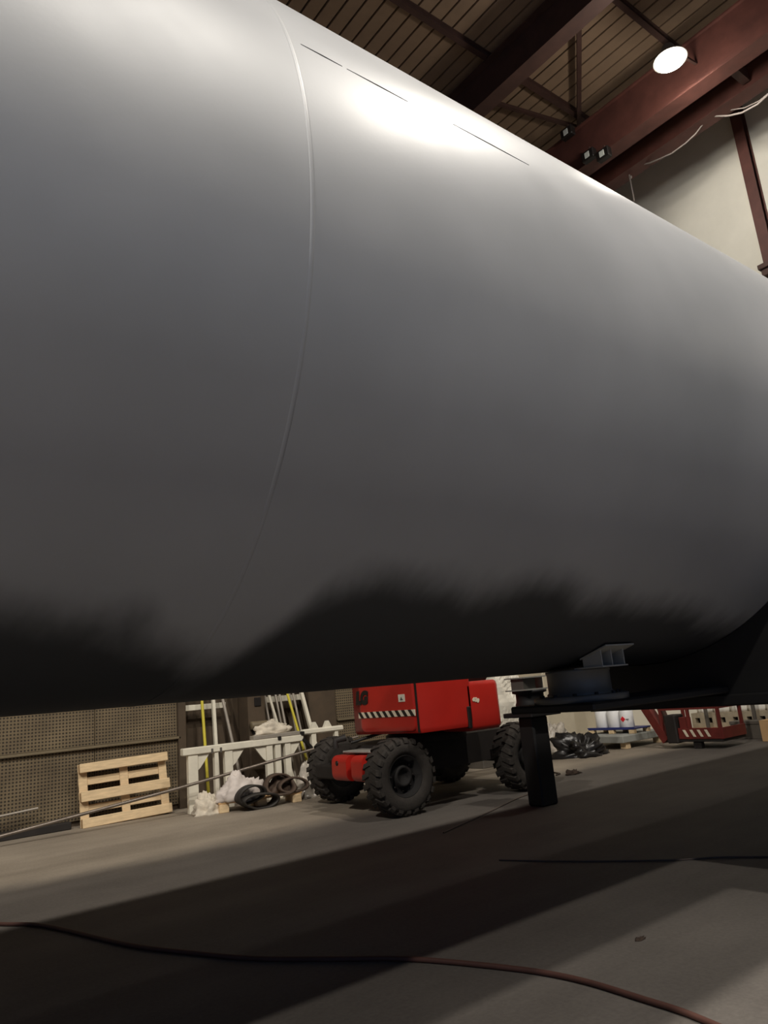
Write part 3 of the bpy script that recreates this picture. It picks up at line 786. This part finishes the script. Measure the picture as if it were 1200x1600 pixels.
# slab with tray and canisters
sl = empty('grey_platform', (13.4, 9.65, 0)); tag(sl, 'grey steel platform slab on wooden blocks under the white canisters', 'platform')
MB().box(-.75, -.6, .12, .75, .6, .25, .01).build('slab', M_SLAB, sl)
for x in (-.55, .55):
    for y in (-.56, .42):
        MB().box(x-.07, y, 0, x+.07, y+.14, .12, .006).build('block', M_PINE, sl)
ty_ = empty('blue_tray', (13.45, 9.68, .25)); tag(ty_, 'blue tray on short legs carrying white canisters', 'tray')
MB().box(-.3, -.55, .075, .3, .55, .105, .008).build('deck', M_BLUE, ty_)
MB().box(-.3, -.56, .105, -.285, .56, .125).build('rim', M_BLUE, ty_)
for x in (-.24, .24):
    for y in (-.48, 0, .48):
        MB().box(x-.05, y-.06, 0, x+.05, y+.06, .075, .005).build('foot', M_PINE, ty_)
def canister(y, label, diamond):
    c_ = empty('white_canister', (13.34, y, .356)); tag(c_, label, 'canister', 'white canisters on the blue tray')
    o = MB(); o.lathe([(0, 0), (.125, 0), (.135, .012), (.135, .34), (.12, .37), (.07, .385), (0, .385)], (0, 0, 0), 'Z', 28); o.build('body', M_CAN, c_)
    MB().lathe([(.035, .38), (.035, .415), (0, .415)], (.05, 0, 0), 'Z', 16).build('cap', M_CAN, c_)
    MB().tube([(-.06, -.04, .375), (-.06, -.03, .42), (-.06, .03, .42), (-.06, .04, .375)], .01, 8).build('handle', M_CAN, c_)
    if diamond:
        MB().prism([(-.055, .17), (0, .115), (.055, .17), (0, .225)], -.142, -.134, 'X').build('hazard_label', M_LABELR, c_)
        MB().box(-.13, -.125, .163, -.112, -.058, .172).build('label_line', M_DECAL, c_)
    return c_
CW = 'plain white canister standing on the blue tray'
canister(9.98, 'plain white canister at the open end of the row on the blue tray', False); canister(9.68, 'plain white canister between two others on the blue tray', False)
canister(9.38, 'white canister with a red diamond hazard label on the blue tray', True)

# red basket of a second lift
bk = empty('lift_basket', (13.2, 7.85, 0)); tag(bk, 'dull red lift basket with striped toe board resting near the floor', 'lift basket')
def kp(mb, name, material=M_REDOLD): return off(mb, (13.2, 7.85, 0)).build(name, material, bk)
kp(MB().box(12.85, 7.15, .12, 13.65, 8.35, .17, .008), 'deck', M_DARKMACH)
kp(MB().box(12.84, 7.15, .17, 12.87, 8.1, .36, .004), 'toe_board')
kp(MB().box(12.84, 7.13, .17, 13.65, 7.15, .36, .004), 'toe_board')
for k in range(4):
    y = 7.36+k*.14
    kp(MB().prism([(y, .21), (y+.05, .21), (y+.11, .33), (y+.06, .33)], 12.832, 12.842, 'X'), 'hazard_stripe', M_CREAM)
for (x, y) in ((12.86, 7.17), (12.86, 7.75), (13.62, 7.17), (13.62, 8.3), (12.86, 8.3)):
    kp(MB().box(x-.025, y-.025, .17, x+.025, y+.025, 1.2), 'guard_post')
for z in (.68, 1.17):
    kp(MB().box(12.84, 7.15, z, 12.88, 8.32, z+.04), 'guard_rail')
    kp(MB().box(13.6, 7.15, z, 13.64, 8.32, z+.04), 'guard_rail')
    kp(MB().box(12.86, 7.15, z, 13.62, 7.19, z+.04), 'guard_rail')
kp(MB().box(12.86, 7.78, .17, 13.0, 7.95, .55, .01), 'panel_box', M_REDOLD)
kp(MB().box(12.78, 7.98, .10, 13.1, 8.2, .6, .02), 'rotator', M_DARKMACH)
kp(MB().bar((12.9, 8.25, .14), (12.95, 8.75, .95), .16, .16), 'jib_arm')
kp(MB().bar((13.2, 8.32, .14), (13.25, 8.6, .95), .1, .1), 'jib_arm', M_DKSTEEL)
kp(MB().box(12.88, 7.6, .0, 13.0, 7.75, .12, .01), 'foot', M_DARKMACH)
kp(MB().box(12.825, 7.98, .22, 12.84, 8.03, .36), 'white_tag', M_CREAM)

# hollow blocks with white sacks on a pallet by the end wall
def hollow_block(y0, y1, z0, z1, x0=15.5, x1=15.85, label='beige concrete block with square hollows under the white sacks'):
    e_ = empty('hollow_block', (x0, (y0+y1)/2, z0)); tag(e_, label, 'concrete block', 'hollow blocks at the end wall')
    h_ = z1-z0; w_ = y1-y0; o = MB()
    hs = .11; hy = [-.25*w_, .25*w_]
    # front built as frame around two square hollows
    o.box(0, -w_/2, 0, x1-x0, w_/2, h_*.3); o.box(0, -w_/2, h_*.3+hs, x1-x0, w_/2, h_)
    ys = [-w_/2, hy[0]-hs/2, hy[0]+hs/2, hy[1]-hs/2, hy[1]+hs/2, w_/2]
    for a in (0, 2, 4): o.box(0, ys[a], h_*.3, x1-x0, ys[a+1], h_*.3+hs)
    o.build('body', M_BLOCK, e_)
    for a in (1, 3): MB().box(.12, ys[a], h_*.3, .13, ys[a+1], h_*.3+hs).build('hollow_back', M_HOLE, e_)
    return e_
HB = 'beige concrete block with two square hollows under the white sacks'
for k in range(4): hollow_block(7.0+k*.57, 7.55+k*.57, .14, .44, label=HB)
pl3 = empty('timber_skid', (15.65, 8.1, 0)); tag(pl3, 'timber skid carrying the row of hollow concrete blocks', 'pallet')
for y in (-1.0, -.35, .3, .95): MB().box(-.25, y-.07, 0, .25, y+.07, .11, .006).build('bearer', M_PINE2, pl3)
MB().box(-.25, -1.15, .11, .25, 1.2, .14, .004).build('deck_board', M_PINE2, pl3)
SB = 'white ribbed sack standing on the hollow concrete blocks'
for k in range(6):
    y = 7.1+k*.38
    b = MB(); n_ = 40; prof = []; vs = []; lev = 9
    for j in range(lev+1):
        v = j/lev; rr = .17*(1-.25*max(0, v-.75)*4*.6)*(.96+.05*math.sin(9*v))
        for i in range(n_):
            t = 2*PI*i/n_; q = rr*(1+.06*math.cos(10*t))
            vs.append((q*math.cos(t)*.9, q*math.sin(t)*1.05, .55*v))
    fs = [(j*n_+i, j*n_+(i+1) % n_, (j+1)*n_+(i+1) % n_, (j+1)*n_+i) for j in range(lev) for i in range(n_)]
    fs += [tuple(reversed(range(n_))), tuple(range(lev*n_, lev*n_+n_))]
    b.add(vs, fs, True); o = b.build('white_sack', M_BAG); o.location = (15.68, y, .441); tag(o, SB, 'sack', 'sacks on the hollow blocks')
for (y, h_) in ((6.9, 1.3), (7.55, 1.3), (8.55, 1.3)):
    o = MB().box(14.9, y, .02, 14.96, y+.06, h_, .005).box(14.83, y-.07, 0, 15.03, y+.13, .02).build('steel_stake', M_DKPANEL)
    tag(o, 'thin dark upright stake before the white sacks', 'stake', 'stakes before the sacks')
cr1 = empty('grey_crate', (14.55, 7.55, 0)); tag(cr1, 'dark grey low crate beside the cardboard box', 'crate')
MB().box(-.1, -.3, 0, .25, .3, .31, .008).build('body', M_DKPANEL, cr1); MB().box(-.11, -.31, .27, .26, .31, .33, .006).build('lid', M_DKPANEL, cr1)
cb1 = empty('cardboard_box', (14.2, 6.75, 0)); tag(cb1, 'tan cardboard box beside the dark grey crate', 'box')
MB().box(-.2, -.35, 0, .3, .3, .36, .006).build('body', M_CARD, cb1)
MB().box(-.2, -.35, .362, .045, .3, .37).build('flap', M_CARD, cb1); MB().box(.055, -.35, .362, .3, .3, .37).build('flap', M_CARD, cb1)

# ================================================================== HOSES AND BITS ON THE FLOOR
def smooth_path(p, z, sub=6):
    p = [Vector((x, y, z)) for x, y in p]; out = []
    for i in range(len(p)-1):
        a, b_, c_, d = p[max(i-1, 0)], p[i], p[i+1], p[min(i+2, len(p)-1)]
        for k in range(sub):
            t = k/sub
            out.append(.5*((2*b_)+(c_-a)*t+(2*a-5*b_+4*c_-d)*t*t+(3*b_-a-3*c_+d)*t**3))
    return out+[p[-1]]
h1 = [(.75, 8.1), (1.1, 7.35), (1.382, 6.75), (1.601, 6.359), (1.852, 5.329), (2.058, 4.799), (2.263, 4.365), (2.542, 3.978), (2.812, 3.619), (3.052, 3.075), (3.137, 2.731), (3.136, 2.371), (3.109, 2.045), (2.95, 1.5), (2.6, .9)]
tag(MB().tube(smooth_path(h1, .0145), .014, 12).build('floor_hose', M_HOSE), 'reddish brown rubber hose curving over the floor into the tube shadow', 'hose')
h2 = [(4.811, 4.85), (5.088, 4.265), (5.482, 3.65), (5.712, 3.409), (5.902, 3.106), (6.2, 2.5)]
tag(MB().tube(smooth_path(h2, .0065), .006, 10).build('floor_cable', M_HOSE2), 'dark thin cable lying on the floor below the black cradle', 'cable')
h3 = [(5.4, 6.2), (5.788, 6.354), (6.42, 6.594), (7.453, 7.019), (7.9, 7.1)]
tag(MB().tube(smooth_path(h3, .0085), .008, 8).build('floor_cable', M_HOSE2), 'thin dark cable running along the floor to the lift wheels', 'cable')
tag(lump('debris_scrap', M_LEAF, (3.832, 2.835, 0), (.045, .02, .012), 31, .5, sub=(16, 6)), 'small dark scrap lying alone on the grey floor', 'debris')
tag(lump('debris_scrap', M_LEAF, (9.5, 7.79, 0), (.14, .08, .07), 33, .5, sub=(18, 6)), 'small dark lump of rubbish on the floor beyond the post stand', 'debris')
tag(MB().tube([(9.55, 8.2, .012), (9.45, 8.0, .012), (9.3, 7.95, .012)], .012, 8).build('bent_wire', M_LEAF), 'short bent wire next to the dark rubbish lump', 'wire')

# ================================================================== OVERHEAD CRANE AND LAMPS
cn = empty('bridge_crane', (14.3, 0, 12.8)); tag(cn, 'red oxide overhead bridge crane with twin girders under the roof', 'crane')
def np_(mb, name, material=M_RUST): return off(mb, (14.3, 0, 12.8)).build(name, material, cn)
np_(MB().box(13.54, Y0+.5, 12.85, 13.82, Y1-.5, 13.84).box(13.48, Y0+.5, 12.81, 13.88, Y1-.5, 12.85).box(13.48, Y0+.5, 13.84, 13.88, Y1-.5, 13.88), 'girder')
np_(MB().box(14.84, Y0+.5, 13.07, 15.12, Y1-.5, 13.58).box(14.78, Y0+.5, 13.03, 15.18, Y1-.5, 13.07).box(14.78, Y0+.5, 13.58, 15.18, Y1-.5, 13.62), 'girder')
for y in (-9, -5, -1, 3.0, 5.05, 9.4):
    np_(MB().box(13.88, y-.08, 13.15, 14.78, y+.08, 13.45), 'cross_tie', M_DKSTEEL)
np_(MB().box(13.2, Y1-.5, 12.7, 15.5, Y1-.12, 13.2, .02), 'end_truck', M_DKSTEEL)
np_(MB().box(13.2, Y0+.12, 12.7, 15.5, Y0+.5, 13.2, .02), 'end_truck', M_DKSTEEL)
np_(MB().tube([(14.98, 7.66, 13.05), (14.98, 7.5, 12.98), (14.98, 7.25, 12.92), (14.98, 6.96, 12.86), (14.98, 6.6, 12.88), (14.98, 6.35, 12.94), (14.98, 6.15, 13.05)], .016, 8), 'festoon_cable', M_CABLE)
np_(MB().tube([(14.98, 5.88, 13.05), (14.98, 5.6, 12.85), (14.98, 5.33, 12.72), (14.98, 5.0, 12.68), (14.98, 4.7, 12.75), (14.98, 4.4, 13.05)], .02, 8), 'festoon_cable', M_CABLE)
np_(MB().tube([(15.1, 5.6, 13.05), (15.1, 5.3, 12.88), (15.1, 5.0, 12.82), (15.1, 4.6, 12.88), (15.1, 4.3, 13.05)], .012, 8), 'festoon_cable', M_CABLE)
np_(MB().tube([(14.98, 8.06, 13.03), (14.98, 8.06, 12.3)], .018, 8).tube([(14.98, 8.06, 12.96), (14.98, 8.02, 12.94)], .035, 8), 'hanging_rod', M_CABLE)
def flood(x, y, z, label, group='small crane floodlights'):
    e_ = empty('crane_floodlight', (x, y, z)); tag(e_, label, 'floodlight', group)
    MB().box(-.06, -.16, -.12, .1, .16, .12, .02).build('housing', M_DECAL, e_)
    MB().box(-.075, -.06, -.08, -.06, .06, .06, .004).build('lens', M_GLASS, e_)
    MB().box(.06, -.02, .1, .24, .02, .26).build('bracket', M_DKSTEEL, e_)
    return e_
flood(13.30, 8.46, 13.75, 'small black floodlight high on the crane girder, above the pair')
flood(13.30, 8.02, 12.82, 'small black floodlight, upper one of the pair low on the crane girder')
flood(13.30, 7.66, 12.60, 'small black floodlight, lower one of the pair low on the crane girder')

# visible round lamp on the crane: housing, glowing lens, arm
vl = empty('high_bay_lamp', (12.40, 5.425, 12.77)); tag(vl, 'round glowing lamp hanging on the crane girder', 'lamp', 'high bay lamps')
def lamp_parts(e_, arm=None, ztop=None):
    MB().lathe([(0, .30), (.1, .30), (.12, .26), (.14, .12), (.30, .02), (.32, -.02), (.30, -.02), (.28, .0)], (0, 0, 0), 'Z', 32).build('housing', M_HOUS, e_)
    MB().lathe([(.29, -.005), (.27, -.05), (.2, -.085), (.1, -.1), (0, -.105)], (0, 0, 0), 'Z', 32).build('lens', M_LAMP, e_)
    if arm: MB().bar((0, 0, .28), arm, .05, .05).build('arm', M_DKSTEEL, e_)
lamp_parts(vl, (1.1, 0, .5))
ld = bpy.data.lights.new('crane_lamp_light', 'SPOT'); ld.energy = 620; ld.color = LAMP_COL; ld.spot_size = R(94); ld.spot_blend = .6; ld.shadow_soft_size = .25
lo = bpy.data.objects.new('lamp_beam', ld); col.objects.link(lo); lo.parent = vl; lo.location = (0, 0, -.22)
ld2 = bpy.data.lights.new('crane_lamp_spill', 'POINT'); ld2.energy = 170; ld2.color = LAMP_COL; ld2.shadow_soft_size = .2
lo2 = bpy.data.objects.new('lamp_spill', ld2); col.objects.link(lo2); lo2.parent = vl; lo2.location = (-.15, 0, -.75)
lo.rotation_euler = Vector((.87, .1, -.42)).to_track_quat('-Z', 'Y').to_euler()
LB = 'round high bay lamp hanging from the roof over the aisle before the tube'
for (p, e, cone) in HIGH_BAYS:
    q = empty('high_bay_lamp', p); tag(q, LB, 'lamp', 'high bay lamps'); lamp_parts(q, (0, 0, ZR-.02-p[2]))
    d = bpy.data.lights.new('high_bay_light', 'SPOT'); d.energy = e; d.color = LAMP_COL
    d.spot_size = R(cone); d.spot_blend = .35; d.shadow_soft_size = .22
    o = bpy.data.objects.new('lamp_beam', d); col.objects.link(o); o.parent = q; o.location = (0, 0, -.16)
